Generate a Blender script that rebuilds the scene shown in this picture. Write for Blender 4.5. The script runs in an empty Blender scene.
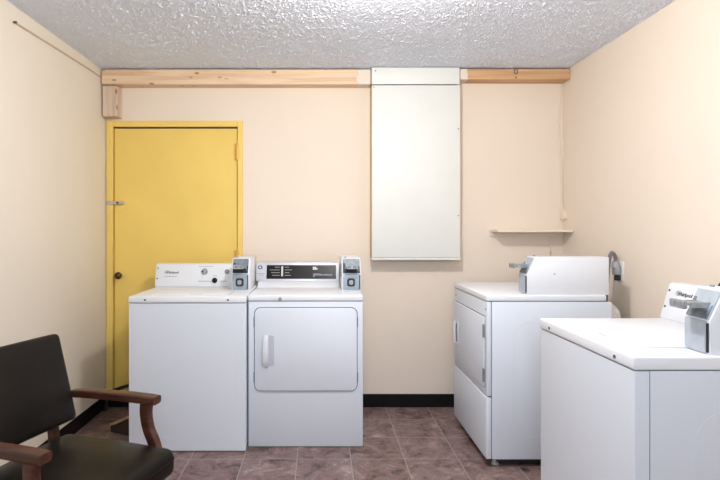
import bpy, bmesh, math, random
from mathutils import Vector, Matrix, noise
random.seed(7)
PI = math.pi
C = bpy.context.scene.collection

# ------------------------------------------------------------------ materials
def mat(name, col, rough=0.5, metal=0.0, var=0.04, vscale=6.0, bump=0.0, bscale=120.0, spec=0.5, coat=0.0):
    m = bpy.data.materials.new(name); m.use_nodes = True
    nt = m.node_tree; b = nt.nodes['Principled BSDF']
    b.inputs['Roughness'].default_value = rough
    b.inputs['Metallic'].default_value = metal
    b.inputs['Specular IOR Level'].default_value = spec
    b.inputs['Coat Weight'].default_value = coat
    tc = nt.nodes.new('ShaderNodeTexCoord')
    n = nt.nodes.new('ShaderNodeTexNoise'); n.inputs['Scale'].default_value = vscale; n.inputs['Detail'].default_value = 4
    nt.links.new(tc.outputs['Object'], n.inputs['Vector'])
    r = nt.nodes.new('ShaderNodeValToRGB')
    r.color_ramp.elements[0].position = 0.3; r.color_ramp.elements[1].position = 0.7
    r.color_ramp.elements[0].color = (*[c*(1-var) for c in col], 1)
    r.color_ramp.elements[1].color = (*[min(1, c*(1+var)) for c in col], 1)
    nt.links.new(n.outputs['Fac'], r.inputs['Fac'])
    nt.links.new(r.outputs['Color'], b.inputs['Base Color'])
    if bump > 0:
        n2 = nt.nodes.new('ShaderNodeTexNoise'); n2.inputs['Scale'].default_value = bscale; n2.inputs['Detail'].default_value = 3
        nt.links.new(tc.outputs['Object'], n2.inputs['Vector'])
        bp = nt.nodes.new('ShaderNodeBump'); bp.inputs['Strength'].default_value = bump; bp.inputs['Distance'].default_value = 0.004
        nt.links.new(n2.outputs['Fac'], bp.inputs['Height'])
        nt.links.new(bp.outputs['Normal'], b.inputs['Normal'])
    return m

def wood(name, dark, light, knot, axis='X', gloss=0.6, knots=True, paint=None):
    m = bpy.data.materials.new(name); m.use_nodes = True
    nt = m.node_tree; b = nt.nodes['Principled BSDF']; L = nt.links.new
    b.inputs['Roughness'].default_value = gloss
    tc = nt.nodes.new('ShaderNodeTexCoord'); mp = nt.nodes.new('ShaderNodeMapping')
    sc = {'X': (1.2, 26, 26), 'Y': (26, 1.2, 26), 'Z': (26, 26, 1.2)}[axis]
    mp.inputs['Scale'].default_value = sc
    L(tc.outputs['Object'], mp.inputs['Vector'])
    n = nt.nodes.new('ShaderNodeTexNoise'); n.inputs['Scale'].default_value = 1.6; n.inputs['Detail'].default_value = 6; n.inputs['Distortion'].default_value = 0.6
    L(mp.outputs['Vector'], n.inputs['Vector'])
    r = nt.nodes.new('ShaderNodeValToRGB')
    r.color_ramp.elements[0].position = 0.32; r.color_ramp.elements[1].position = 0.62
    r.color_ramp.elements[0].color = (*dark, 1); r.color_ramp.elements[1].color = (*light, 1)
    L(n.outputs['Fac'], r.inputs['Fac'])
    out = r.outputs['Color']
    if knots:
        mp2 = nt.nodes.new('ShaderNodeMapping')
        mp2.inputs['Scale'].default_value = {'X': (8, 19, 19), 'Y': (19, 8, 19), 'Z': (19, 19, 8)}[axis]
        mp2.inputs['Location'].default_value = (0.37, 0.2, 0.11)
        L(tc.outputs['Object'], mp2.inputs['Vector'])
        v = nt.nodes.new('ShaderNodeTexVoronoi'); v.inputs['Scale'].default_value = 1.0
        L(mp2.outputs['Vector'], v.inputs['Vector'])
        kr = nt.nodes.new('ShaderNodeValToRGB')
        kr.color_ramp.elements[0].position = 0.07; kr.color_ramp.elements[1].position = 0.2
        kr.color_ramp.elements[0].color = (1, 1, 1, 1); kr.color_ramp.elements[1].color = (0, 0, 0, 1)
        L(v.outputs['Distance'], kr.inputs['Fac'])
        mx = nt.nodes.new('ShaderNodeMix'); mx.data_type = 'RGBA'
        L(kr.outputs['Color'], mx.inputs['Factor']); L(out, mx.inputs['A']); mx.inputs['B'].default_value = (*knot, 1)
        out = mx.outputs['Result']
    if paint:   # (x where the brushed-on paint starts, sign, colour)
        x0, sgn, pc = paint
        sx = nt.nodes.new('ShaderNodeSeparateXYZ'); L(tc.outputs['Object'], sx.inputs[0])
        n3 = nt.nodes.new('ShaderNodeTexNoise'); n3.inputs['Scale'].default_value = 30; L(tc.outputs['Object'], n3.inputs['Vector'])
        ma = nt.nodes.new('ShaderNodeMath'); ma.operation = 'MULTIPLY_ADD'; ma.inputs[1].default_value = 0.05; L(n3.outputs['Fac'], ma.inputs[0]); L(sx.outputs['X'], ma.inputs[2])
        cm = nt.nodes.new('ShaderNodeMath'); cm.operation = 'GREATER_THAN' if sgn > 0 else 'LESS_THAN'; cm.inputs[1].default_value = x0 + 0.025
        L(ma.outputs[0], cm.inputs[0])
        mx = nt.nodes.new('ShaderNodeMix'); mx.data_type = 'RGBA'
        L(cm.outputs[0], mx.inputs['Factor']); L(out, mx.inputs['A']); mx.inputs['B'].default_value = (*pc, 1)
        out = mx.outputs['Result']
    L(out, b.inputs['Base Color'])
    return m

def floor_mat():
    m = bpy.data.materials.new('slate_look_tile'); m.use_nodes = True
    nt = m.node_tree; b = nt.nodes['Principled BSDF']; L = nt.links.new
    tc = nt.nodes.new('ShaderNodeTexCoord')
    mp = nt.nodes.new('ShaderNodeMapping'); mp.inputs['Location'].default_value = (-0.175, -2.956, 0)
    L(tc.outputs['Object'], mp.inputs['Vector'])
    br = nt.nodes.new('ShaderNodeTexBrick'); br.offset = 0; br.squash = 1
    br.inputs['Scale'].default_value = 1.0; br.inputs['Brick Width'].default_value = 0.305; br.inputs['Row Height'].default_value = 0.305
    br.inputs['Mortar Size'].default_value = 0.0027; br.inputs['Mortar Smooth'].default_value = 0.3
    br.inputs['Color1'].default_value = (0, 0, 0, 1); br.inputs['Color2'].default_value = (1, 1, 1, 1)
    L(mp.outputs['Vector'], br.inputs['Vector'])
    w = nt.nodes.new('ShaderNodeMath'); w.operation = 'MULTIPLY'; w.inputs[1].default_value = 40
    L(br.outputs['Color'], w.inputs[0])
    n = nt.nodes.new('ShaderNodeTexNoise'); n.noise_dimensions = '4D'
    n.inputs['Scale'].default_value = 7.5; n.inputs['Detail'].default_value = 9; n.inputs['Roughness'].default_value = 0.8; n.inputs['Distortion'].default_value = 0.9
    L(tc.outputs['Object'], n.inputs['Vector']); L(w.outputs[0], n.inputs['W'])
    r = nt.nodes.new('ShaderNodeValToRGB'); e = r.color_ramp.elements
    e[0].position = 0.36; e[0].color = (0.022, 0.015, 0.016, 1)
    e[1].position = 0.65; e[1].color = (0.52, 0.37, 0.32, 1)
    for p, c in ((0.42, (0.085, 0.055, 0.056)), (0.48, (0.21, 0.115, 0.10)), (0.53, (0.19, 0.150, 0.150)), (0.59, (0.33, 0.21, 0.18))):
        q = e.new(p); q.color = (*c, 1)
    L(n.outputs['Fac'], r.inputs['Fac'])
    mx = nt.nodes.new('ShaderNodeMix'); mx.data_type = 'RGBA'
    L(br.outputs['Fac'], mx.inputs['Factor']); L(r.outputs['Color'], mx.inputs['A']); mx.inputs['B'].default_value = (0.36, 0.31, 0.28, 1)
    L(mx.outputs['Result'], b.inputs['Base Color'])
    b.inputs['Roughness'].default_value = 0.42
    bp = nt.nodes.new('ShaderNodeBump'); bp.inputs['Strength'].default_value = 0.25; bp.inputs['Distance'].default_value = 0.004
    L(n.outputs['Fac'], bp.inputs['Height']); L(bp.outputs['Normal'], b.inputs['Normal'])
    return m

def ceiling_mat():
    m = mat('popcorn_ceiling', (0.78, 0.82, 0.91), 0.95, var=0.02)
    nt = m.node_tree; b = nt.nodes['Principled BSDF']; L = nt.links.new
    tc = nt.nodes.new('ShaderNodeTexCoord')
    n2 = nt.nodes.new('ShaderNodeTexNoise'); n2.inputs['Scale'].default_value = 160; n2.inputs['Detail'].default_value = 2
    L(tc.outputs['Object'], n2.inputs['Vector'])
    bp = nt.nodes.new('ShaderNodeBump'); bp.inputs['Strength'].default_value = 0.5; bp.inputs['Distance'].default_value = 0.006
    L(n2.outputs['Fac'], bp.inputs['Height']); L(bp.outputs['Normal'], b.inputs['Normal'])
    return m

WALLC = (0.845, 0.732, 0.615)
M = {}
M['wall'] = mat('cream_wall_paint', WALLC, 0.75, var=0.02, vscale=1.5, bump=0.12, bscale=60)
M['wall_left'] = mat('cream_wall_paint_left', (0.81, 0.735, 0.625), 0.7, var=0.02, vscale=1.5, bump=0.12, bscale=60)
M['ceil'] = ceiling_mat()
M['floor'] = floor_mat()
M['black'] = mat('black_vinyl_base', (0.010, 0.009, 0.010), 0.55, spec=0.1)
M['yellow'] = mat('yellow_door_paint', (0.87, 0.615, 0.15), 0.42, var=0.05, vscale=2.2)
M['yellow2'] = mat('yellow_frame_paint', (0.88, 0.63, 0.165), 0.45, var=0.03)
M['white'] = mat('blue_shaded_white_enamel', (0.72, 0.765, 0.84), 0.42, var=0.008, vscale=3, spec=0.35)  # cool bluish shade of the machine fronts is put into this white
M['whitetop'] = mat('lit_white_enamel', (0.80, 0.82, 0.86), 0.35, var=0.008, vscale=3)  # lighter enamel copy, overhead light on the tops put into its colour
M['panelwhite'] = mat('white_panel_paint', (0.80, 0.805, 0.765), 0.5, var=0.015)
M['console'] = mat('white_console', (0.77, 0.79, 0.83), 0.4, var=0.01)
M['silver'] = mat('silver_console', (0.66, 0.67, 0.72), 0.38, metal=0.35, var=0.02)
M['blackpanel'] = mat('black_glossy_panel', (0.008, 0.006, 0.006), 0.3, spec=0.2)
M['chrome'] = mat('blued_chrome', (0.40, 0.44, 0.48), 0.32, metal=0.75, var=0.25, vscale=40)
M['slideplate'] = mat('dark_slide_plate', (0.17, 0.20, 0.22), 0.5, metal=0.3, var=0.25, vscale=40)
M['vaultlight'] = mat('pale_vault_metal', (0.44, 0.49, 0.55), 0.4, metal=0.3, var=0.1, vscale=30)
M['vault'] = mat('blue_grey_vault_metal', (0.30, 0.355, 0.405), 0.4, metal=0.35, var=0.12, vscale=30)
M['dark'] = mat('dark_gap', (0.02, 0.021, 0.026), 0.6)
M['seam'] = mat('grey_seam', (0.13, 0.14, 0.18), 0.7)
M['greyknob'] = mat('grey_knob_plastic', (0.32, 0.33, 0.36), 0.4)
M['print'] = mat('grey_print', (0.20, 0.20, 0.23), 0.6)
M['printlight'] = mat('pale_print', (0.62, 0.6, 0.56), 0.6)
M['printmid'] = mat('mid_grey_print', (0.25, 0.25, 0.26), 0.6)
M['logo'] = mat('dark_logo_print', (0.10, 0.10, 0.13), 0.5)
M['bluelogo'] = mat('navy_logo_print', (0.05, 0.08, 0.2), 0.5)
M['handle'] = mat('door_handle_plastic', (0.68, 0.70, 0.76), 0.35)
M['handlerec'] = mat('handle_recess', (0.52, 0.53, 0.60), 0.45)
M['screw'] = mat('screw_steel', (0.13, 0.13, 0.15), 0.4, metal=0.6)
M['hinge'] = mat('hinge_steel', (0.34, 0.35, 0.38), 0.4, metal=0.7)
M['brass'] = mat('aged_bronze_knob', (0.09, 0.05, 0.035), 0.35, metal=0.8)
M['steel'] = mat('galvanised_hasp', (0.55, 0.55, 0.55), 0.4, metal=0.8)
M['vinyl'] = mat('black_brown_vinyl', (0.009, 0.007, 0.0055), 0.38, var=0.25, vscale=5, bump=0.1, bscale=200, spec=0.16)
M['chairwood'] = wood('stained_chair_wood', (0.034, 0.010, 0.005), (0.092, 0.029, 0.014), (0.05, 0.02, 0.01), 'Y', 0.38, knots=False)
M['beamL'] = wood('pale_pine', (0.70, 0.46, 0.28), (0.84, 0.63, 0.44), (0.33, 0.15, 0.06), 'X', 0.65, paint=(0.27, 1, (0.80, 0.70, 0.60)))
M['beamR'] = wood('orange_fir', (0.56, 0.31, 0.15), (0.70, 0.43, 0.235), (0.35, 0.16, 0.07), 'X', 0.6, knots=False, paint=(1.05, -1, (0.80, 0.70, 0.60)))
M['block'] = wood('pine_block', (0.54, 0.38, 0.27), (0.74, 0.575, 0.44), (0.28, 0.14, 0.07), 'Z', 0.7)
M['tanedge'] = mat('tan_board_edge', (0.62, 0.44, 0.20), 0.6)
M['cordgrey'] = mat('grey_rubber_cord', (0.17, 0.15, 0.155), 0.5)
M['plug'] = mat('grey_moulded_plug', (0.33, 0.33, 0.35), 0.45)
M['plate'] = mat('white_outlet_plate', (0.85, 0.85, 0.83), 0.4)
M['rubber'] = mat('black_rubber', (0.012, 0.012, 0.012), 0.5)
M['duct'] = mat('white_duct_vinyl', (0.78, 0.75, 0.70), 0.5)
M['cablepaint'] = mat('shaded_cream_cable', (0.62, 0.50, 0.36), 0.6)  # wall cream taken darker, the cable's shadow is put into the colour
M['hingepaint'] = mat('yellow_hinge_paint', (0.80, 0.47, 0.10), 0.4)
M['scrap'] = wood('scrap_board', (0.38, 0.25, 0.14), (0.60, 0.43, 0.26), (0.1, 0.05, 0.02), 'Y', 0.8, knots=False)
M['scrapdark'] = mat('scrap_board_face', (0.05, 0.03, 0.02), 0.8)
M['label'] = mat('grey_brown_sticker', (0.26, 0.24, 0.25), 0.5, var=0.25, vscale=90)
M['foot'] = mat('grey_foot', (0.5, 0.5, 0.52), 0.4)

# ------------------------------------------------------------------ mesh helpers
def BM(): return bmesh.new()

def merge(bm, tmp, mtx=None):
    if mtx is not None: bmesh.ops.transform(tmp, matrix=mtx, verts=tmp.verts)
    me = bpy.data.meshes.new('t'); tmp.to_mesh(me); tmp.free(); bm.from_mesh(me); bpy.data.meshes.remove(me)

def box(bm, x0, x1, y0, y1, z0, z1, bev=0.0, seg=2, mtx=None, edges=None):
    t = bmesh.new(); bmesh.ops.create_cube(t, size=1)
    for v in t.verts:
        v.co = Vector(((x0+x1)/2 + v.co.x*(x1-x0), (y0+y1)/2 + v.co.y*(y1-y0), (z0+z1)/2 + v.co.z*(z1-z0)))
    if bev > 0:
        es = [e for e in t.edges if edges is None or edges(e)]
        bmesh.ops.bevel(t, geom=es, offset=bev, segments=seg, profile=0.5, affect='EDGES')
    merge(bm, t, mtx); return bm

def prism(bm, prof, d0, d1, axis='X', bev=0.0, seg=2, mtx=None):
    """extrude a closed 2D profile; axis X: (y,z) points, axis Y: (x,z) points, axis Z: (x,y)"""
    t = bmesh.new()
    def P(p, d):
        return {'X': (d, p[0], p[1]), 'Y': (p[0], d, p[1]), 'Z': (p[0], p[1], d)}[axis]
    a = [t.verts.new(P(p, d0)) for p in prof]; b = [t.verts.new(P(p, d1)) for p in prof]
    t.faces.new(a); t.faces.new(b[::-1]); n = len(prof)
    for i in range(n): t.faces.new((a[i], b[i], b[(i+1) % n], a[(i+1) % n]))
    bmesh.ops.recalc_face_normals(t, faces=t.faces)
    if bev > 0: bmesh.ops.bevel(t, geom=t.edges[:], offset=bev, segments=seg, profile=0.5, affect='EDGES')
    merge(bm, t, mtx); return bm

def rrect(x0, x1, z0, z1, r, n=6):
    pts = []
    for cx, cz, a0 in ((x1-r, z1-r, 0), (x0+r, z1-r, PI/2), (x0+r, z0+r, PI), (x1-r, z0+r, 1.5*PI)):
        for i in range(n+1):
            a = a0 + PI/2*i/n; pts.append((cx + r*math.cos(a), cz + r*math.sin(a)))
    return pts

def cyl(bm, p, q, r0, r1=None, n=20, bev=0.0):
    r1 = r0 if r1 is None else r1
    p, q = Vector(p), Vector(q); d = q - p
    t = bmesh.new(); bmesh.ops.create_cone(t, cap_ends=True, segments=n, radius1=r0, radius2=r1, depth=d.length)
    if bev > 0:
        es = [e for e in t.edges if len(e.link_faces) == 2 and any(len(f.verts) > 4 for f in e.link_faces)]
        bmesh.ops.bevel(t, geom=es, offset=bev, segments=2, profile=0.5, affect='EDGES')
    rot = d.to_track_quat('Z', 'Y').to_matrix().to_4x4()
    merge(bm, t, Matrix.Translation((p+q)/2) @ rot); return bm

def smooth_path(pts, k=6):
    P = [Vector(p) for p in pts]; out = []
    for i in range(len(P)-1):
        a, b, c, d = P[max(i-1, 0)], P[i], P[i+1], P[min(i+2, len(P)-1)]
        for j in range(k):
            u = j/k
            out.append(0.5*((2*b) + (c-a)*u + (2*a-5*b+4*c-d)*u*u + (3*b-a-3*c+d)*u**3))
    out.append(P[-1]); return out

def tube(bm, pts, r, n=10, k=6, flat=1.0, ref=(0, 0, 1)):
    path = smooth_path(pts, k) if k > 1 else [Vector(p) for p in pts]
    t = bmesh.new(); rings = []; ref = Vector(ref)
    for i, p in enumerate(path):
        tan = (path[min(i+1, len(path)-1)] - path[max(i-1, 0)]).normalized()
        u = tan.cross(ref)
        if u.length < 1e-3: u = tan.cross(Vector((1, 0.01, 0)))
        u.normalize(); v = u.cross(tan).normalized()
        rr = r[min(i, len(r)-1)] if isinstance(r, (list, tuple)) else r
        rings.append([t.verts.new(p + u*math.cos(2*PI*j/n)*rr*flat + v*math.sin(2*PI*j/n)*rr) for j in range(n)])
    for a, b in zip(rings, rings[1:]):
        for j in range(n): t.faces.new((a[j], a[(j+1) % n], b[(j+1) % n], b[j]))
    t.faces.new(rings[0][::-1]); t.faces.new(rings[-1])
    bmesh.ops.recalc_face_normals(t, faces=t.faces)
    merge(bm, t); return bm

def bar(bm, pts, w, h, k=5, bev=0.006, up=(0, 0, 1)):
    """sweep a rounded rectangular section (w across, h in the up direction) along a path; w, h may be lists"""
    path = smooth_path(pts, k) if k > 1 else [Vector(p) for p in pts]
    t = bmesh.new(); rings = []; N = len(path)
    def at(v, i):
        if not isinstance(v, (list, tuple)): return v
        f = i/(N-1)*(len(v)-1); a = int(min(f, len(v)-2)); return v[a] + (v[a+1]-v[a])*(f-a)
    for i, p in enumerate(path):
        tan = (path[min(i+1, N-1)] - path[max(i-1, 0)]).normalized()
        u = tan.cross(Vector(up)).normalized(); v = u.cross(tan).normalized()
        W, H = at(w, i)/2, at(h, i)/2
        sec = rrect(-W, W, -H, H, min(bev, W*.9, H*.9), 3)
        rings.append([t.verts.new(p + u*a + v*b) for a, b in sec])
    n = len(rings[0])
    for a, b in zip(rings, rings[1:]):
        for j in range(n): t.faces.new((a[j], a[(j+1) % n], b[(j+1) % n], b[j]))
    t.faces.new(rings[0][::-1]); t.faces.new(rings[-1])
    bmesh.ops.recalc_face_normals(t, faces=t.faces)
    merge(bm, t); return bm

def link(name, bm, m, parent=None, smooth=True, label=None):
    me = bpy.data.meshes.new(name); bm.to_mesh(me); bm.free()
    for mm in (m if isinstance(m, (list, tuple)) else [m]): me.materials.append(mm)
    if smooth:
        for p in me.polygons: p.use_smooth = True
        me.set_sharp_from_angle(angle=math.radians(35))
    o = bpy.data.objects.new(name, me); C.objects.link(o)
    if parent: o.parent = parent
    if label: o['label'] = label
    return o

def tag(o, label, cat, group=None):
    o['label'] = label; o['category'] = cat
    if group: o['group'] = group
    return o

def thing(name, label, cat, loc=(0, 0, 0), rz=0.0, group=None):
    o = bpy.data.objects.new(name, None); C.objects.link(o); o.empty_display_size = 0.1
    o.location = loc; o.rotation_euler = (0, 0, rz)
    return tag(o, label, cat, group)

def struct(name, bm, m, smooth=False):
    o = link(name, bm, m, None, smooth); o['kind'] = 'structure'; return o

def lettering(name, txt, size, m, parent, mtx, shear=0.0, bold=0.0):
    cu = bpy.data.curves.new(name, 'FONT'); cu.body = txt; cu.size = size; cu.extrude = 0.0006; cu.align_x = 'LEFT'; cu.shear = shear; cu.offset = bold
    to = bpy.data.objects.new(name + '_tmp', cu); C.objects.link(to)
    dg = bpy.context.evaluated_depsgraph_get()
    me = bpy.data.meshes.new_from_object(to.evaluated_get(dg)); me.name = name
    bpy.data.objects.remove(to); bpy.data.curves.remove(cu)
    me.transform(mtx); me.materials.clear(); me.materials.append(m)
    o = bpy.data.objects.new(name, me); C.objects.link(o); o.parent = parent
    return o

# ------------------------------------------------------------------ room shell
XL, XR, YB, YF, H = -1.57, 1.783, 3.815, -1.6, 2.457
T = 0.1
bm = BM(); box(bm, XL-T, XR+T, YF-T, YB+T, -0.05, 0); struct('floor', bm, M['floor'])

# popcorn ceiling: fine relief over the part in view, flat elsewhere
bm = BM()
nx, ny, y0c = 760, 430, 1.98
vs = []
for j in range(ny+1):
    row = []
    for i in range(nx+1):
        x = XL + (XR-XL)*i/nx; y = y0c + (YB-y0c)*j/ny
        p = Vector((x*100, y*100, 0.3)); h = max(0.0, 0.62-noise.voronoi(p)[0][0])*0.5 + max(0.0, noise.noise(p*1.3))*0.4
        h = h*0.0185*(0.6+0.8*abs(noise.noise(p*0.13)))
        row.append(bm.verts.new((x, y, H - h)))
    vs.append(row)
for j in range(ny):
    for i in range(nx): bm.faces.new((vs[j][i], vs[j+1][i], vs[j+1][i+1], vs[j][i+1]))
box(bm, XL-T, XR+T, YF-T, y0c, H, H+0.05); box(bm, XL-T, XR+T, y0c, YB+T, H+0.001, H+0.05)
struct('ceiling', bm, M['ceil'], smooth=True)

bm = BM(); box(bm, XL-T, XL, YF-T, YB+T, 0, H); struct('wall_left', bm, M['wall_left'])
bm = BM(); box(bm, XR, XR+T, YF-T, YB+T, 0, H); struct('wall_right', bm, M['wall'])
bm = BM(); box(bm, XL, XR, YF-T, YF, 0, H); struct('wall_rear', bm, M['wall'])
DX0, DX1, DZ = -1.549, -0.58, 2.083          # door opening
bm = BM()
box(bm, XL, DX0, YB, YB+T, 0, H); box(bm, DX1, XR, YB, YB+T, 0, H); box(bm, DX0, DX1, YB, YB+T, DZ, H)
struct('wall_back', bm, M['wall'])

def base(x0, x1, y0, y1):
    b_ = BM(); box(b_, x0, x1, y0, y1, 0, 0.097, 0.003, 1); return b_
struct('baseboard_back', base(-0.55, XR-0.007, YB-0.008, YB), M['black'])
struct('baseboard_left', base(XL, XL+0.008, YF+0.01, YB), M['black'])
struct('baseboard_right', base(XR-0.008, XR, YF+0.01, YB), M['black'])

# yellow door with frame, hinges, knob and hasp
bm = BM(); box(bm, -1.510, -0.609, YB+0.004, YB+0.044, 0.10, 2.043, 0.002, 1)
door = struct('door_1', bm, M['yellow'])
bm = BM()
for (x0, x1, z0, z1) in ((-1.5625, -1.516, 0.099, 2.098), (-0.603, -0.565, 0.099, 2.098), (-1.516, -0.603, 2.054, 2.098)):
    box(bm, x0, x1, YB-0.014, YB-0.0005, z0, z1, 0.002, 1)
box(bm, -1.547, -1.516, YB, YB+0.09, 0, 2.05); box(bm, -0.603, -0.582, YB, YB+0.09, 0, 2.05); box(bm, -1.516, -0.603, YB, YB+0.09, 2.056, 2.08)
link('door_frame', bm, M['yellow2'], door, smooth=False)
bm = BM(); box(bm, -1.512, -0.605, YB+0.046, YB+0.09, 0.0, 2.056); link('door_gap_backing', bm, M['dark'], door)  # dark sheet added behind the whole leaf, stands in for shade in its gaps
bm = BM(); box(bm, -1.5605, -0.567, YB-0.009, YB-0.0005, 0.002, 0.098, 0.002, 1); link('kick_plate', bm, M['black'], door, label='black strip along the foot of the door')
for zc in (1.872, 1.09, 0.32):
    bm = BM()
    for i in range(5): cyl(bm, (-0.606, YB-0.013, zc-0.06+i*0.024), (-0.606, YB-0.013, zc-0.0375+i*0.024), 0.011, n=12)
    box(bm, -0.632, -0.606, YB-0.004, YB+0.004, zc-0.06, zc+0.06)
    link('hinge', bm, M['hingepaint'], door)
kx, kz = -1.463, 0.968
bm = BM(); cyl(bm, (kx, YB-0.002, kz), (kx, YB+0.004, kz), 0.031, n=24, bev=0.002)
rose = link('knob_rose', bm, M['yellow'], door)
bm = BM(); cyl(bm, (kx, YB-0.035, kz), (kx, YB-0.002, kz), 0.012)
t = bmesh.new(); bmesh.ops.create_uvsphere(t, u_segments=20, v_segments=12, radius=0.026); bmesh.ops.scale(t, vec=(1, 0.72, 1), verts=t.verts)
merge(bm, t, Matrix.Translation((kx, YB-0.048, kz))); link('door_knob', bm, M['brass'], door, label='dark round door knob')
hz = 1.497
bm = BM(); box(bm, -1.562, -1.522, YB-0.019, YB-0.0145, hz-0.014, hz+0.014, 0.001, 1)
box(bm, -1.519, -1.44, YB-0.019, YB-0.0145, hz-0.010, hz+0.010, 0.001, 1)
prism(bm, [(-1.44, hz-0.010), (-1.425, hz), (-1.44, hz+0.010)], YB-0.019, YB-0.0145, 'Y')
cyl(bm, (-1.5205, YB-0.017, hz-0.014), (-1.5205, YB-0.017, hz+0.014), 0.004, n=10)
box(bm, -1.505, -1.45, YB-0.0145, YB+0.004, hz-0.008, hz+0.008)
hs = link('hasp', bm, M['steel'], door, label='small steel hasp')
bm = BM()
cyl(bm, (-1.478, YB-0.024, hz), (-1.478, YB-0.0185, hz), 0.009, n=12)
link('staple', bm, M['screw'], hs)

# ------------------------------------------------------------------ beams and boards along the ceiling
bm = BM(); box(bm, XL+0.010, 0.362, YB-0.105, YB-0.0005, 2.339, H-0.012, 0.003, 1)
tag(link('wooden_beam', bm, M['beamL']), 'long pale knotty pine beam under the ceiling above the yellow door', 'beam', 'beams along the back wall')
bm = BM(); box(bm, 0.998, XR-0.004, YB-0.115, YB-0.0005, 2.371, H-0.012, 0.003, 1)
beamR = tag(link('wooden_beam', bm, M['beamR']), 'short orange-brown wooden beam in the right corner under the ceiling', 'beam', 'beams along the back wall')
bm = BM(); box(bm, -1.558, -1.452, YB-0.092, YB-0.0005, 2.113, 2.334, 0.003, 1)
tag(link('wood_block', bm, M['block']), 'short knotty pine block below the beam end at the door corner', 'wood block')
# ring staple on right beam
yb = YB-0.116
h_ = thing('ring_staple', 'small dark wire staple hanging on the orange beam', 'staple', (1.393, yb, 2.425))
bm = BM(); pts = [(0.013*math.sin(a), -0.003, 0.016*math.cos(a)) for a in [i*2*PI/14 for i in range(15)]]
tube(bm, pts, 0.0028, 6, 1); link('ring', bm, M['screw'], h_)
bm = BM(); cyl(bm, (0, -0.004, -0.042), (0, 0.0008, -0.042), 0.006, n=8); link('nail_head', bm, M['screw'], h_)

# white boxed cover
PY = YB-0.128
t_ = thing('wall_cover_panel', 'tall flat white boxed cover panel on the back wall', 'wall panel', (0.678, YB, 1.086))
bm = BM(); box(bm, -0.312, 0.308, -0.114, -0.0005, 0.016, 1.236, 0.002, 1); link('box_frame', bm, M['tanedge'], t_, label='tan wooden sides')
bm = BM(); box(bm, -0.309, 0.316, -0.128, -0.1145, 0.018, 1.240, 0.003, 2); f_ = link('front_board', bm, M['panelwhite'], t_)
bm = BM(); box(bm, -0.312, 0.316, -0.131, -0.02, 0.0, 0.0155, 0.002, 1); link('bottom_lip', bm, M['panelwhite'], t_)
for x, z in ((0.303, 0.93), (0.303, 0.315), (-0.296, 1.225)):
    bm = BM(); cyl(bm, (x, -0.1295, z), (x, -0.1275, z), 0.004, n=10); link('screw', bm, M['screw'], t_)
t_ = thing('fascia_board', 'narrow white board over the beam above the white cover panel', 'board', (0.678, YB, 2.332))
bm = BM(); box(bm, -0.312, 0.312, -0.131, -0.1165, 0.0, 0.119, 0.003, 2); link('board', bm, M['panelwhite'], t_)
bm = BM(); box(bm, -0.31, 0.31, -0.1165, -0.0005, 0.004, 0.117, 0.002, 1); link('backing', bm, M['tanedge'], t_)
bm = BM(); cyl(bm, (-0.285, -0.1325, 0.095), (-0.285, -0.1305, 0.095), 0.005, n=10); link('screw', bm, M['screw'], t_)

# corner shelf
t_ = thing('wall_shelf', 'small cream shelf on the back wall in the right corner', 'shelf', (1.495, YB, 1.283))
bm = BM(); box(bm, -0.252, 0.284, -0.168, -0.0005, 0.0, 0.019, 0.002, 1); link('shelf_board', bm, M['wall'], t_)
bm = BM(); box(bm, -0.252, 0.284, -0.022, -0.0006, -0.03, -0.0005, 0.001, 1); link('wall_cleat', bm, M['wall'], t_)

# cables and junction box in the right corner
bm = BM(); tube(bm, [(1.765, YB-0.005, 2.365), (1.762, YB-0.005, 2.22), (1.750, YB-0.005, 2.08), (1.756, YB-0.005, 1.9), (1.768, YB-0.005, 1.7), (1.771, YB-0.008, 1.52), (1.7775, YB-0.03, 1.44)], 0.0045, 8)
tag(link('wall_cable', bm, M['wall']), 'cream painted cable running down the back right corner to a small box', 'cable', 'painted cables')
t_ = thing('junction_box', 'small cream painted junction box at the end of the corner cable above the shelf', 'junction box', (XR, YB-0.04, 1.375))
bm = BM(); box(bm, -0.030, -0.0002, -0.028, 0.028, 0, 0.062, 0.004, 2); link('box_cover', bm, M['wall'], t_)
bm = BM(); box(bm, -0.024, -0.006, -0.0295, -0.027, 0.004, 0.012, 0.001, 1); link('jack', bm, M['tanedge'], t_)
bm = BM(); tube(bm, [(1.690, YB-0.005, 1.25), (1.691, YB-0.005, 1.1), (1.688, YB-0.005, 0.75), (1.69, YB-0.005, 0.4)], 0.004, 8)
tag(link('wall_cable', bm, M['wall']), 'cream painted cable hanging down the back wall below the shelf', 'cable', 'painted cables')
t_ = thing('wall_cable', 'thin cream cable pinned along the left wall just below the ceiling', 'cable', group='painted cables')
bm = BM(); tube(bm, [(XL+0.005, 2.665, 2.368), (XL+0.005, 3.0, 2.378), (XL+0.005, 3.4, 2.388), (XL+0.005, YB-0.11, 2.393)], 0.0055, 8); link('cable_run', bm, M['cablepaint'], t_)
bm = BM(); cyl(bm, (XL+0.0005, 2.662, 2.366), (XL+0.018, 2.662, 2.366), 0.006, n=10); link('nail', bm, M['screw'], t_)

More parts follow.
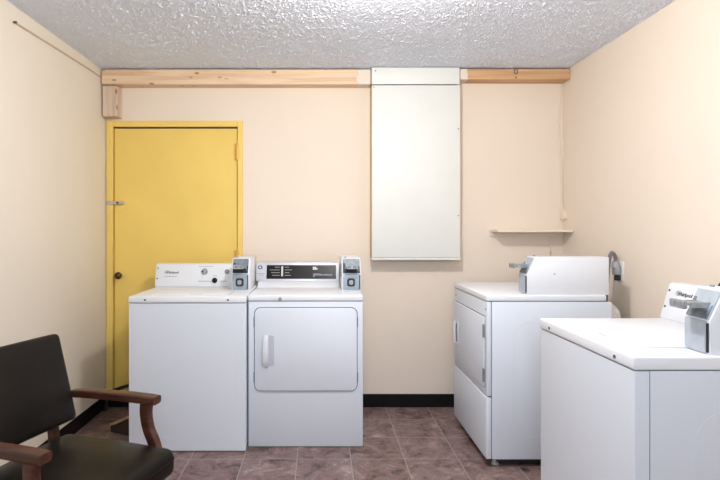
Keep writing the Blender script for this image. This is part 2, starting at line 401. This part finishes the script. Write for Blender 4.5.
# ------------------------------------------------------------------ laundry machines (local: front at y=0, back at +y, viewer's right = +x)
W = 0.686
def coin_meter(root, ztop, yfront, length, sticker=None, x1=W/2-0.014, wid=0.112, locked=True, lift=0.0):
    ztop += lift
    x0 = x1-wid; xc = (x0+x1)/2
    Mx = lambda x, y, z: (xc+x, yfront+y, ztop+z)
    w = wid/2
    bm = BM()
    prism(bm, [(yfront, ztop), (yfront, ztop+0.11), (yfront+0.046, ztop+0.208), (yfront+length, ztop+0.208), (yfront+length, ztop)], x0, x1, 'X', 0.0025, 2)
    mtr = link('coin_meter', bm, M['whitetop'], root)
    # slanted slide plate
    d = Vector((0, 0.046, 0.098)).normalized(); nrm = Vector((0, -d.z, d.y))
    def slant(bmm, xa, xb, a0, a1, n0, n1, bev=0.001):
        mtx = Matrix(((1, 0, 0, xc), (0, d.y, nrm.y, yfront), (0, d.z, nrm.z, ztop+0.11), (0, 0, 0, 1)))
        box(bmm, xa, xb, a0, a1, n0, n1, bev, 1, mtx)
    bm = BM(); slant(bm, -w+0.007, w-0.007, 0.004, 0.101, -0.001, 0.005); pl = link('slide_plate', bm, M['slideplate' if locked else 'vaultlight'], mtr)
    bm = BM(); slant(bm, -w+0.008, w-0.008, 0.004, 0.020, 0.004, 0.0065); slant(bm, -w+0.009, -w+0.022, 0.018, 0.072, 0.004, 0.0065); slant(bm, -w+0.009, w-0.02, 0.016, 0.032, 0.0042, 0.0066); slant(bm, w-0.016, w-0.009, 0.016, 0.05, 0.004, 0.0065); link('slide_slot', bm, M['dark' if locked else 'slideplate'], mtr)
    # protruding coin slide with its handle bar
    bm = BM(); box(bm, xc-0.030, xc+0.030, yfront-0.056, yfront+0.03, ztop+0.157, ztop+0.164, 0.0015, 1)
    box(bm, xc-0.032, xc-0.026, yfront-0.044, yfront+0.03, ztop+0.148, ztop+0.166, 0.001, 1); box(bm, xc+0.026, xc+0.032, yfront-0.044, yfront+0.03, ztop+0.148, ztop+0.166, 0.001, 1)
    link('coin_slide', bm, M['chrome'], mtr)
    bm = BM(); prism(bm, rrect(xc-0.034, xc+0.034, ztop+0.145, ztop+0.172, 0.006, 4), yfront-0.068, yfront-0.054, 'Y', 0.002, 1); link('slide_handle', bm, M['chrome'], mtr)
    for k in (-0.016, 0.016):
        bm = BM(); prism(bm, rrect(xc+k-0.010, xc+k+0.010, ztop+0.151, ztop+0.166, 0.004, 3), yfront-0.0695, yfront-0.067, 'Y'); link('coin_slot', bm, M['printmid'], mtr)
    # vault with its lock
    bm = BM(); prism(bm, [(yfront, ztop+0.008), (yfront-0.007, ztop+0.008), (yfront-0.007, ztop+0.104), (yfront-0.004, ztop+0.110), (yfront, ztop+0.110)], xc-w+0.007, xc+w-0.012, 'X', 0.002, 1)
    link('coin_vault', bm, M['vault' if locked else 'vaultlight'], mtr)
    if locked:
        bm = BM(); prism(bm, rrect(xc-0.028, xc+0.022, ztop+0.031, ztop+0.083, 0.013, 5), yfront-0.013, yfront-0.005, 'Y', 0.002, 1); link('lock_surround', bm, M['dark'], mtr)
        bm = BM(); prism(bm, rrect(xc-0.016, xc+0.010, ztop+0.043, ztop+0.071, 0.008, 5), yfront-0.016, yfront-0.012, 'Y', 0.001, 1); cyl(bm, (xc-0.003, yfront-0.019, ztop+0.057), (xc-0.003, yfront-0.015, ztop+0.057), 0.007, n=14); link('lock', bm, M['chrome'], mtr)
    bm = BM(); box(bm, xc+w-0.011, xc+w-0.005, yfront-0.006, yfront+0.002, ztop+0.012, ztop+0.104, 0.001, 1); link('vault_bracket', bm, M['dark'], mtr)
    bm = BM(); cyl(bm, (xc-0.035, yfront+0.075, ztop+0.2075), (xc-0.035, yfront+0.075, ztop+0.215), 0.007, n=14); link('top_lock', bm, M['greyknob'], mtr)
    if sticker:
        xs, = sticker,
        bm = BM(); s = -1 if xs < 0 else 1; xx = x0 if s < 0 else x1
        box(bm, min(xx, xx+s*0.0012), max(xx, xx+s*0.0012), yfront+0.06, yfront+0.26, ztop+0.075, ztop+0.165); link('sticker', bm, M['label'], mtr)
    else:
        bm = BM(); cyl(bm, (x1-0.0005, yfront+0.15, ztop+0.115), (x1+0.002, yfront+0.15, ztop+0.115), 0.006, n=12); link('rivet', bm, M['handlerec'], mtr)
    return mtr

def console(root, ztop, y0, m, depth=0.10, hgt=0.155, name='control_console', inset=0.006, right=W/2-0.128):
    prof = [(y0, ztop), (y0+0.043, ztop+hgt-0.006), (y0+0.052, ztop+hgt), (y0+depth, ztop+hgt), (y0+depth, ztop)]
    bm = BM(); prism(bm, prof, -W/2+inset, right, 'X', 0.003, 2)
    c = link(name, bm, m, root)
    d = Vector((0, 0.043, hgt-0.006)); L_ = d.length; d.normalize(); n = Vector((0, -d.z, d.y))
    mtx = Matrix(((1, 0, n.x, 0), (0, d.y, n.y, y0), (0, d.z, n.z, ztop), (0, 0, 0, 1)))   # (x, up along the face, out of it)
    return c, mtx

def fbox(bm, mtx, x0, x1, a0, a1, n0, n1, bev=0): box(bm, x0, x1, a0, a1, n0, n1, bev, 1, mtx)
def fdisc(bm, mtx, x, a, r, n0, n1, seg=20, bev=0.0):
    t = bmesh.new(); cyl(t, (x, a, n0), (x, a, n1), r, n=seg, bev=bev); merge(bm, t, mtx)

def feet(root, z1, d, r=0.017, fi=0.06):
    if z1 < 0.02: r *= 0.8
    for sx in (-1, 1):
        for y in (fi, d-0.06):
            bm = BM(); cyl(bm, (sx*(W/2-0.05), y, 0), (sx*(W/2-0.05), y, min(0.012, z1)), r*1.25, n=16, bev=0.002); cyl(bm, (sx*(W/2-0.05), y, min(0.012, z1*0.8)), (sx*(W/2-0.05), y, z1+0.002), r*0.7, n=12)
            link('foot', bm, M['foot'], root)

def make_washer(loc, rz, label, yc=0.515, zt=0.9115, my=0.255, lk=True, la=0.091):
    root = thing('washing_machine', label, 'washing machine', loc, rz, 'white top-loading coin washers')
    D, zl, z0 = 0.66, 0.873, 0.006
    # wrap-round front panel: rounded corners
    bm = BM(); vertical = lambda e: abs(e.verts[0].co.z-e.verts[1].co.z) > 0.1 and min(e.verts[0].co.y, e.verts[1].co.y) < 0.01
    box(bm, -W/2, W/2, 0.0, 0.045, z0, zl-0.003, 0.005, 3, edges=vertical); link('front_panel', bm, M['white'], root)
    bm = BM(); box(bm, -W/2+0.0015, W/2-0.0015, 0.0475, D-0.01, z0, zl-0.003, 0.003, 1)
    for sx in (-1, 1):       # pressed bead on the side panels
        ring = [(sx*(W/2-0.0015), y, z) for y, z in rrect(0.19, 0.56, 0.12, 0.74, 0.09, 8)]; ring.append(ring[0])
        tube(bm, ring, 0.0013, 6, 1, ref=(sx, 0, 0))
    link('cabinet', bm, M['white'], root)
    bm = BM(); box(bm, -W/2+0.006, W/2-0.006, 0.006, D-0.015, zl-0.004, zl+0.001); box(bm, -W/2+0.003, W/2-0.003, 0.044, 0.049, z0+0.004, zl-0.004); link('seam', bm, M['seam'], root)
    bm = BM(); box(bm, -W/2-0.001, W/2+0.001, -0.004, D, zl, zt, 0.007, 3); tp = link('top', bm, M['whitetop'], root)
    bm = BM(); prism(bm, rrect(-0.235, 0.232, 0.048, yc-0.035, 0.012, 4), zt-0.001, zt+0.0045, 'Z', 0.002, 2); link('lid', bm, M['whitetop'], tp)
    bm = BM(); prism(bm, rrect(0.0, 0.075, 0.058, 0.074, 0.006, 4), zt+0.0043, zt+0.0052, 'Z'); link('finger_notch', bm, M['handlerec'], tp)  # flat greyer sheet on the lid, shade of the notch put into its colour
    bm = BM(); prism(bm, rrect(-0.238, 0.235, 0.045, yc-0.032, 0.014, 4), zt-0.001, zt+0.0006, 'Z'); link('lid_gap', bm, M['handlerec'], tp)
    for x in (-0.246, 0.240):
        bm = BM(); cyl(bm, (x, -0.0062, zl+0.018), (x, -0.003, zl+0.018), 0.0062, n=12); link('screw', bm, M['screw'], root)
    c, fm = console(root, zt, yc, M['console'], inset=-0.012)
    # console markings
    for a in (0.128, 0.055):
        bm = BM(); fdisc(bm, fm, -0.341, a, 0.005, -0.001, 0.002, 10); link('screw', bm, M['screw'], c)
    lettering('logo_lettering', 'Whirlpool', 0.0215, M['logo'], c, fm @ Matrix.Translation((-0.288, la, 0.0006)), 0.10, 0.0007)
    bm = BM(); R = [(-0.281+0.014*math.cos(a), la+0.010+0.010*math.sin(a)+0.003*math.cos(a), 0.0012) for a in [i*2*PI/20 for i in range(17)]]
    tt = bmesh.new(); tube(tt, R, 0.0008, 6, 1); merge(bm, tt, fm); link('logo_ring', bm, M['logo'], c)
    for xa, xb, a, hh in ((-0.296, -0.205, la-0.021, 0.0013), (-0.062, 0.04, 0.141, 0.001), (-0.06, 0.018, 0.037, 0.0016), (0.085, 0.14, 0.037, 0.0016), (0.042, 0.07, 0.074, 0.0014)):
        bm = BM(); fbox(bm, fm, xa, xb, a-hh, a+hh, -0.001, 0.0006); link('printed_line', bm, M['printmid'], c)
    bm = BM(); fdisc(bm, fm, 0.028, 0.034, 0.0035, -0.001, 0.0008, 8); link('indicator_dot', bm, M['print'], c)
    bm = BM(); fdisc(bm, fm, -0.018, 0.104, 0.0225, -0.001, 0.004, 28, 0.001); fdisc(bm, fm, -0.018, 0.104, 0.0185, 0.003, 0.018, 28, 0.002); k1 = link('cycle_knob', bm, M['greyknob'], c)
    bm = BM(); fbox(bm, fm, -0.034, -0.022, 0.096, 0.106, 0.0175, 0.0192); link('pointer', bm, M['dark'], k1)
    bm = BM(); fdisc(bm, fm, 0.056, 0.041, 0.0185, -0.001, 0.012, 24, 0.002); link('temperature_knob', bm, M['blackpanel'], c, label='black knob')
    bm = BM(); fdisc(bm, fm, 0.138, 0.103, 0.0165, -0.001, 0.006, 24, 0.001); fdisc(bm, fm, 0.138, 0.103, 0.008, 0.005, 0.009, 16); link('key_lock', bm, M['printmid'], c)
    coin_meter(root, zt, my, 0.36, locked=lk, lift=0.0 if lk else -0.005)
    feet(root, z0, D)
    return root

make_washer((-0.780, 3.052, 0), 0, 'white top-loading coin washer in front of the yellow door')
make_washer((0.971, 1.947, 0), -PI/2, 'nearest white top-loading coin washer, at the right edge, facing left', 0.532, 0.9165, 0.243, False, 0.112)

def make_dryer_front(loc, rz, label):
    root = thing('clothes_dryer', label, 'clothes dryer', loc, rz, 'white coin dryers')
    D, zt, zl, z0 = 0.69, 0.911, 0.876, 0.004
    bm = BM(); box(bm, -W/2, W/2, 0, D-0.01, z0, zl-0.003, 0.005, 2); link('cabinet', bm, M['white'], root)
    bm = BM(); box(bm, -W/2+0.006, W/2-0.006, 0.006, D-0.015, zl-0.004, zl+0.001); link('seam', bm, M['seam'], root)
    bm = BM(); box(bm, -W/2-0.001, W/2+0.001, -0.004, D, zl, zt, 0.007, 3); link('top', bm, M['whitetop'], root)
    bm = BM(); prism(bm, rrect(-0.163, -0.143, zl+0.002, zl+0.022, 0.006, 4), -0.0065, -0.003, 'Y', 0.001, 1); link('badge', bm, M['vault'], root, label='small blue-grey badge')
    # door with rounded corners
    x0, x1, za, zb = -0.304, 0.306, 0.342, 0.835
    bm = BM(); prism(bm, rrect(x0-0.005, x1+0.005, za-0.005, zb+0.005, 0.040, 8), -0.0015, 0.003, 'Y'); dg = link('door_gap_shade', bm, M['seam'], root)  # dark sheet behind the door, paints the shaded gap round its edge
    bm = BM(); prism(bm, rrect(x0, x1, za, zb, 0.036, 8), -0.011, 0.002, 'Y', 0.003, 2); dr = link('door', bm, M['white'], root)
    bm = BM(); prism(bm, rrect(x0+0.053, x0+0.115, 0.490, 0.672, 0.010, 4), -0.0122, -0.009, 'Y', 0.001, 1); link('handle_recess', bm, M['handlerec'], dr)  # flat greyer plate, shade of the hand pocket put into its colour
    bm = BM(); bar(bm, [(x0+0.068, -0.016, 0.488), (x0+0.066, -0.026, 0.52), (x0+0.066, -0.030, 0.58), (x0+0.067, -0.024, 0.64), (x0+0.070, -0.015, 0.672)], [0.032, 0.036, 0.038, 0.034, 0.028], [0.012, 0.018, 0.02, 0.018, 0.012], 5, 0.006, up=(0, -1, 0)); link('handle', bm, M['handle'], dr)
    for xx in (x0-0.0035, x1+0.0035):
        for zc in (0.42, 0.75):
            bm = BM(); box(bm, xx-0.004, xx+0.004, -0.0045, 0.0, zc-0.03, zc+0.03, 0.001, 1); link('hinge', bm, M['seam'], dr)
    # console
    bm = BM(); prism(bm, [(0.40, zt-0.001), (0.478, zt+0.034), (0.60, zt+0.034), (0.60, zt-0.001)], -W/2+0.004, W/2-0.122, 'X', 0.003, 2); link('console_plinth', bm, M['whitetop'], root)
    c, fm = console(root, zt+0.0345, 0.492, M['silver'], hgt=0.130, inset=-0.016, right=W/2-0.123)
    fm = fm @ Matrix.Translation((-0.014, 0, 0)) @ Matrix.Scale(0.83, 4, (0, 1, 0))
    bm = BM(); fbox(bm, fm, -0.272, 0.212, 0.018, 0.137, -0.001, 0.0035, 0.001); bp = link('display_panel', bm, M['blackpanel'], c, label='black display panel')
    for i, (w1, w2) in enumerate(((0.035, 0.03), (0.070, 0.05), (0.06, 0.032), (0.052, 0.042))):
        a = 0.118-i*0.0235
        bm = BM(); fbox(bm, fm, -0.180-w1, -0.180, a-0.003, a+0.003, 0.003, 0.0042); link('printed_line', bm, M['printmid'], bp)
        bm = BM(); fbox(bm, fm, -0.146, -0.146+w2, a-0.003, a+0.003, 0.003, 0.0042); link('printed_line', bm, M['printmid'], bp)
    bm = BM(); fbox(bm, fm, -0.170, -0.157, 0.040, 0.126, 0.003, 0.0042); link('cycle_bar', bm, M['printlight'], bp, label='pale vertical bar')
    bm = BM(); prism(bm, [(0.050, 0.096), (0.083, 0.096), (0.083, 0.110), (0.074, 0.110), (0.074, 0.121), (0.050, 0.121)], 0.003, 0.0042, 'Z', mtx=fm); link('pale_mark', bm, M['printlight'], bp)
    bm = BM(); prism(bm, [(0.052, 0.034), (0.064, 0.034), (0.066, 0.046), (0.185, 0.044), (0.188, 0.056), (0.15, 0.062), (0.12, 0.058), (0.09, 0.066), (0.052, 0.064)], 0.003, 0.0042, 'Z', mtx=fm); link('script_line', bm, M['print'], bp)
    bm = BM(); fdisc(bm, fm, -0.318, 0.118, 0.0165, -0.001, 0.0022, 24); lg = link('round_logo', bm, M['bluelogo'], c)
    bm = BM(); fdisc(bm, fm, -0.318, 0.118, 0.008, 0.002, 0.003, 16); link('logo_centre', bm, M['silver'], lg)
    for xa, xb, a in ((-0.338, -0.285, 0.064), (-0.325, -0.29, 0.051)):
        bm = BM(); fbox(bm, fm, xa, xb, a-0.0015, a+0.0015, -0.001, 0.0012); link('printed_line', bm, M['printmid'], c)
    coin_meter(root, zt, 0.195, 0.40, sticker=-1, x1=W/2+0.004, wid=0.122)
    feet(root, z0, D)
    return root
make_dryer_front((-0.086, 3.112, 0), 0, 'white coin dryer with black display panel, between the left washer and the white wall panel')

def make_dryer_side(loc, rz, label):
    root = thing('clothes_dryer', label, 'clothes dryer', loc, rz, 'white coin dryers')
    D, zt, zl, z0 = 0.685, 0.945, 0.911, 0.046
    bm = BM(); box(bm, -W/2, W/2, 0.028, D, z0, zl-0.003, 0.004, 2)
    for sx in (-1, 1):
        ring = [(sx*(W/2), y, z) for y, z in rrect(0.15, 0.60, 0.17, 0.80, 0.10, 8)]; ring.append(ring[0])
        tube(bm, ring, 0.0013, 6, 1, ref=(sx, 0, 0))
    link('cabinet', bm, M['white'], root)
    bm = BM(); box(bm, -W/2+0.004, W/2-0.004, 0.006, D-0.02, zl-0.004, zl+0.001); box(bm, -W/2+0.003, W/2-0.003, 0.012, 0.03, z0+0.004, zl-0.003); link('seam', bm, M['seam'], root)
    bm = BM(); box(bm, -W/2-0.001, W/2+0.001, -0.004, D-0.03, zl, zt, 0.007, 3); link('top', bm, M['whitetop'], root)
    bm = BM(); box(bm, -W/2, W/2, 0.0, 0.0255, 0.392, zl-0.003, 0.006, 3); fp = link('front_panel', bm, M['white'], root)
    x0, x1, za, zb = -0.318, 0.312, 0.436, 0.822
    bm = BM(); box(bm, x0-0.003, x1+0.003, -0.0012, 0.003, za-0.004, zb+0.004); link('door_gap_shade', bm, M['dark'], root)  # dark sheet showing round the door as its shaded gap
    bm = BM(); box(bm, x0, x1, -0.010, 0.002, za, zb, 0.003, 2); dr = link('door', bm, M['white'], root)
    bm = BM(); prism(bm, rrect(-0.262, -0.208, 0.545, 0.705, 0.01, 4), -0.0125, -0.009, 'Y', 0.001, 1); link('handle_plate', bm, M['handle'], dr)
    bm = BM(); prism(bm, rrect(-0.247, -0.223, 0.565, 0.685, 0.008, 4), -0.0132, -0.0118, 'Y'); link('handle_recess', bm, M['seam'], dr)  # flat dark plate, painted shade in place of a hollow
    bm = BM(); bar(bm, [(-0.256, -0.014, 0.555), (-0.256, -0.022, 0.58), (-0.256, -0.022, 0.67), (-0.256, -0.014, 0.695)], 0.014, 0.012, 4, 0.004, up=(0, -1, 0)); link('handle', bm, M['handle'], dr)
    for zc in (0.745, 0.50):
        bm = BM(); box(bm, 0.302, 0.322, -0.0125, -0.006, zc-0.036, zc+0.036, 0.001, 1); cyl(bm, (0.316, -0.012, zc-0.036), (0.316, -0.012, zc+0.036), 0.004, n=10); link('hinge', bm, M['hinge'], dr)
    for x in (-0.30, 0.325):
        bm = BM(); cyl(bm, (x, -0.002, 0.865), (x, 0.001, 0.865), 0.0055, n=10); link('screw', bm, M['screw'], fp)
    bm = BM(); box(bm, -W/2, W/2, -0.004, 0.0255, z0, 0.385, 0.006, 3); link('lower_panel', bm, M['white'], root)
    bm = BM(); box(bm, -W/2+0.02, W/2-0.02, 0.06, D-0.02, z0-0.02, z0+0.002); link('base_rail', bm, M['dark'], root)
    c, fm = console(root, zt, 0.53, M['silver'], depth=0.09, hgt=0.150, inset=0.012)
    bm = BM(); fbox(bm, fm, -0.263, 0.19, 0.018, 0.132, -0.001, 0.0035, 0.001); link('display_panel', bm, M['blackpanel'], c)
    mtr = coin_meter(root, zt, 0.225, 0.45, x1=W/2-0.012, locked=False)
    feet(root, z0, D, 0.016, 0.062)
    return root
make_dryer_side((0.913, 3.188, 0), -PI/2, 'white coin dryer in the right corner under the shelf, facing left')

# ------------------------------------------------------------------ behind the corner dryer: duct, outlets, cords
t_ = thing('vent_duct', 'white flexible vent duct behind the corner dryer', 'duct', (0, 0, 0))
bm = BM(); sp = smooth_path([(1.652, 2.93, 0.10), (1.652, 2.925, 0.4), (1.652, 2.925, 0.7), (1.651, 2.935, 0.79), (1.65, 2.96, 0.835), (1.65, 3.05, 0.85)], 10)
tube(bm, sp, [0.042 + 0.003*(i % 2) for i in range(len(sp))], 18, 1); link('duct_hose', bm, M['duct'], t_)

def outlet(name, y, z, label, big):
    t = thing(name, label, 'outlet', (XR, y, z), 0, 'wall outlets')
    bm = BM(); box(bm, -0.006, -0.0003, -0.036, 0.036, -0.058, 0.058, 0.003, 2); link('cover_plate', bm, M['plate'], t)
    for zz in (-0.026, 0.026):
        bm = BM(); prism(bm, [( -0.016+0, zz-0.012), (0.016, zz-0.012), (0.016, zz+0.012), (-0.016, zz+0.012)], -0.0085, -0.0055, 'X', 0.001, 1); link('receptacle', bm, M['plate'], t)
    bm = BM(); cyl(bm, (-0.008, 0, 0), (-0.0055, 0, 0), 0.004, n=10); link('screw', bm, M['screw'], t)
    return t
outlet('wall_outlet', 3.08, 1.06, 'white outlet on the right wall behind the corner dryer, with a grey plug', True)
outlet('wall_outlet', 2.235, 1.055, 'white outlet at the right edge above the nearest washer, with a black plug', False)

t_ = thing('power_cord', 'thick grey power cord looping from the corner dryer to its outlet', 'power cord', (XR, 3.08, 1.06))
bm = BM()
box(bm, -0.044, -0.009, -0.026, 0.026, -0.026, 0.030, 0.012, 3); cyl(bm, (-0.030, 0.0, 0.02), (-0.034, 0.0, 0.055), 0.025, 0.016, n=16); link('plug', bm, M['plug'], t_)
bm = BM(); box(bm, -0.034, -0.009, -0.015, 0.015, -0.058, -0.0265, 0.004, 2); link('plug_clamp', bm, M['rubber'], t_, label='black clamp under the plug')
bm = BM(); tube(bm, [(-0.033, 0.0, 0.045), (-0.034, 0.0, 0.08), (-0.044, 0.005, 0.106), (-0.057, 0.01, 0.094), (-0.063, 0.015, 0.05), (-0.066, 0.02, -0.01), (-0.070, 0.03, -0.12), (-0.072, 0.04, -0.3), (-0.07, 0.04, -0.42)], 0.009, 10, 6, flat=1.5, ref=(1, 0, 0.4)); link('cord', bm, M['cordgrey'], t_)
t_ = thing('power_cord', 'black power cord and plug at the right edge above the nearest washer', 'power cord', (XR, 2.235, 1.083))
bm = BM(); box(bm, -0.046, -0.009, -0.017, 0.017, -0.017, 0.017, 0.006, 3); link('plug', bm, M['rubber'], t_)
bm = BM(); tube(bm, [(-0.04, 0, 0), (-0.06, 0.0, -0.006), (-0.072, 0.0, -0.05), (-0.066, -0.03, -0.2), (-0.06, -0.05, -0.5)], 0.004, 8); link('cord', bm, M['rubber'], t_)

# ------------------------------------------------------------------ floor oddments behind the chair
t_ = thing('drain_hose', 'black hose lying at the foot of the yellow door beside the left washer', 'hose')
bm = BM(); tube(bm, [(-1.545, 3.745, 0.014), (-1.53, 3.74, 0.09), (-1.49, 3.74, 0.140), (-1.44, 3.74, 0.160), (-1.38, 3.74, 0.180), (-1.25, 3.745, 0.215), (-1.08, 3.755, 0.26), (-0.95, 3.76, 0.30)], 0.012, 12); link('hose', bm, M['rubber'], t_)
bm = BM(); cyl(bm, (-1.546, 3.745, 0.0), (-1.543, 3.744, 0.03), 0.0165, n=14); link('hose_cuff', bm, M['rubber'], t_)
t_ = thing('scrap_board', 'broken brown board scrap on the floor by the left side of the left washer', 'wood scrap', (-1.262, 3.33, 0), math.radians(-24))
bm = BM(); prism(bm, [(-0.085, 0.0), (0.10, 0.0), (0.11, 0.135), (0.04, 0.10), (-0.03, 0.065), (-0.085, 0.045)], -0.02, 0.02, 'Y', 0.002, 1); link('board_body', bm, M['scrapdark'], t_)
bm = BM(); prism(bm, [(-0.087, 0.042), (-0.03, 0.062), (0.04, 0.097), (0.112, 0.132), (0.112, 0.148), (0.04, 0.115), (-0.03, 0.080), (-0.087, 0.056)], -0.03, 0.03, 'Y', 0.001, 1); link('pale_edge', bm, M['scrap'], t_, label='pale splintered top edge')

# ------------------------------------------------------------------ armchair (local: front = -y, far side = +x)
ch = thing('armchair', 'black vinyl armchair with reddish-brown wooden arms at the left edge', 'armchair', (-0.98, 1.931, 0), math.radians(72))
def cushion(x0, x1, y0, y1, z0, z1, r, crown, axis):
    t = bmesh.new(); bmesh.ops.create_cube(t, size=1)
    for v in t.verts: v.co = Vector(((x0+x1)/2+v.co.x*(x1-x0), (y0+y1)/2+v.co.y*(y1-y0), (z0+z1)/2+v.co.z*(z1-z0)))
    bmesh.ops.bevel(t, geom=t.edges[:], offset=r, segments=4, profile=0.5, affect='EDGES')
    bmesh.ops.subdivide_edges(t, edges=[e for e in t.edges if e.calc_length() > 0.1], cuts=9, use_grid_fill=True)
    cx, cy, cz = (x0+x1)/2, (y0+y1)/2, (z0+z1)/2
    for v in t.verts:
        u = (v.co.x-cx)/(x1-x0)*2
        if axis == 'Z':
            w = (v.co.y-cy)/(y1-y0)*2
            if v.co.z > cz: v.co.z += crown*(1-u*u)*(1-w*w)
        else:
            w = (v.co.z-cz)/(z1-z0)*2
            if v.co.y < cy: v.co.y -= crown*(1-u*u)*(1-w*w)
    return t
bm = cushion(-0.266, 0.266, -0.345, 0.20, 0.330, 0.438, 0.034, 0.02, 'Z')
st = link('seat', bm, M['vinyl'], ch)
bm = BM(); tube(bm, [(x, y, 0.400) for x, y in rrect(-0.265, 0.265, -0.344, 0.199, 0.03, 4)] + [(0.265, 0.169, 0.400)], 0.003, 6, 1); link('piping', bm, M['vinyl'], st)
lean = math.atan2(0.10, 0.36)
bm = cushion(-0.268, 0.268, -0.0, 0.065, 0.0, 0.375, 0.022, 0.015, 'Y')
bmesh.ops.transform(bm, matrix=Matrix.Translation((0, 0.142, 0.500)) @ Matrix.Rotation(-lean, 4, 'X'), verts=bm.verts)
link('backrest', bm, M['vinyl'], ch)
for s in (-1, 1):
    xa = s*0.282
    bm = BM(); bar(bm, [(xa, 0.185, 0.597), (xa, 0.10, 0.604), (xa, -0.08, 0.610), (xa, -0.19, 0.610), (xa, -0.240, 0.609)], [0.040, 0.046, 0.054, 0.056, 0.052], [0.032, 0.034, 0.034, 0.034, 0.032], 6, 0.010); link('armrest', bm, M['chairwood'], ch)
    bm = BM(); bar(bm, [(xa, -0.190, 0.598), (xa, -0.186, 0.55), (xa, -0.198, 0.49), (xa, -0.226, 0.43), (xa, -0.242, 0.36), (xa, -0.245, 0.25), (xa, -0.24, 0.0)], [0.034]*7, [0.052, 0.046, 0.044, 0.046, 0.048, 0.042, 0.034], 6, 0.008, up=(0, 1, 0)); link('front_leg', bm, M['chairwood'], ch)
    bm = BM(); bar(bm, [(s*0.205, 0.305, 0.80), (s*0.205, 0.272, 0.68), (s*0.205, 0.244, 0.58), (s*0.21, 0.223, 0.45), (s*0.215, 0.226, 0.3), (s*0.22, 0.28, 0.0)], [0.03]*6, [0.03, 0.036, 0.042, 0.044, 0.042, 0.034], 6, 0.007, up=(0, 1, 0)); link('rear_leg', bm, M['chairwood'], ch)
    bm = BM(); box(bm, xa-0.012-s*0.004, xa+0.012-s*0.004, -0.23, 0.20, 0.30, 0.345, 0.004, 2); link('side_rail', bm, M['chairwood'], ch)
bm = BM(); box(bm, -0.268, 0.268, -0.255, -0.230, 0.285, 0.334, 0.004, 2); link('front_rail', bm, M['chairwood'], ch)
bm = BM(); box(bm, -0.268, 0.268, 0.204, 0.226, 0.285, 0.334, 0.004, 2); link('rear_rail', bm, M['chairwood'], ch)

# ------------------------------------------------------------------ light
def area(name, loc, target, sx, sy, power, col):
    l = bpy.data.lights.new(name, 'AREA'); l.shape = 'RECTANGLE'; l.size = sx; l.size_y = sy; l.energy = power; l.color = col
    o = bpy.data.objects.new(name, l); C.objects.link(o); o.location = loc
    o.rotation_euler = (Vector(target)-Vector(loc)).to_track_quat('-Z', 'Y').to_euler(); return o
def lamp(name, loc, r, power, col):
    l = bpy.data.lights.new(name, 'POINT'); l.shadow_soft_size = r; l.energy = power; l.color = col
    o = bpy.data.objects.new(name, l); C.objects.link(o); o.location = loc; return o
lamp('ceiling_lamp', (0.25, 1.97, 2.34), 0.04, 66, (1.0, 0.96, 0.91))
area('ceiling_fill', (0.1, -0.2, 1.7), (0.25, 1.2, 2.46), 0.5, 0.5, 25, (0.80, 0.89, 1.0))  # added fill aimed upwards to brighten the ceiling, no real flash
area('rear_fill', (-0.2, -1.35, 1.5), (0.0, 3.8, 1.1), 2.6, 1.6, 16, (0.72, 0.86, 1.0)).data.specular_factor = 0.4  # added soft cool fill behind the camera, no window stands there
w = bpy.data.worlds.new('World'); bpy.context.scene.world = w; w.use_nodes = True
w.node_tree.nodes['Background'].inputs['Color'].default_value = (0.05, 0.05, 0.055, 1)

# ------------------------------------------------------------------ camera
cd = bpy.data.cameras.new('camera'); cam = bpy.data.objects.new('camera', cd); C.objects.link(cam)
cam.location = (0, 0, 1.313); cam.rotation_euler = (PI/2, 0, 0)
cd.sensor_width = 36; cd.lens = 26.0; cd.shift_x = 40/720; cd.shift_y = -12/720; cd.clip_start = 0.02
sc = bpy.context.scene; sc.camera = cam
sc.view_settings.view_transform = 'Standard'; sc.view_settings.look = 'None'; sc.view_settings.exposure = -0.05
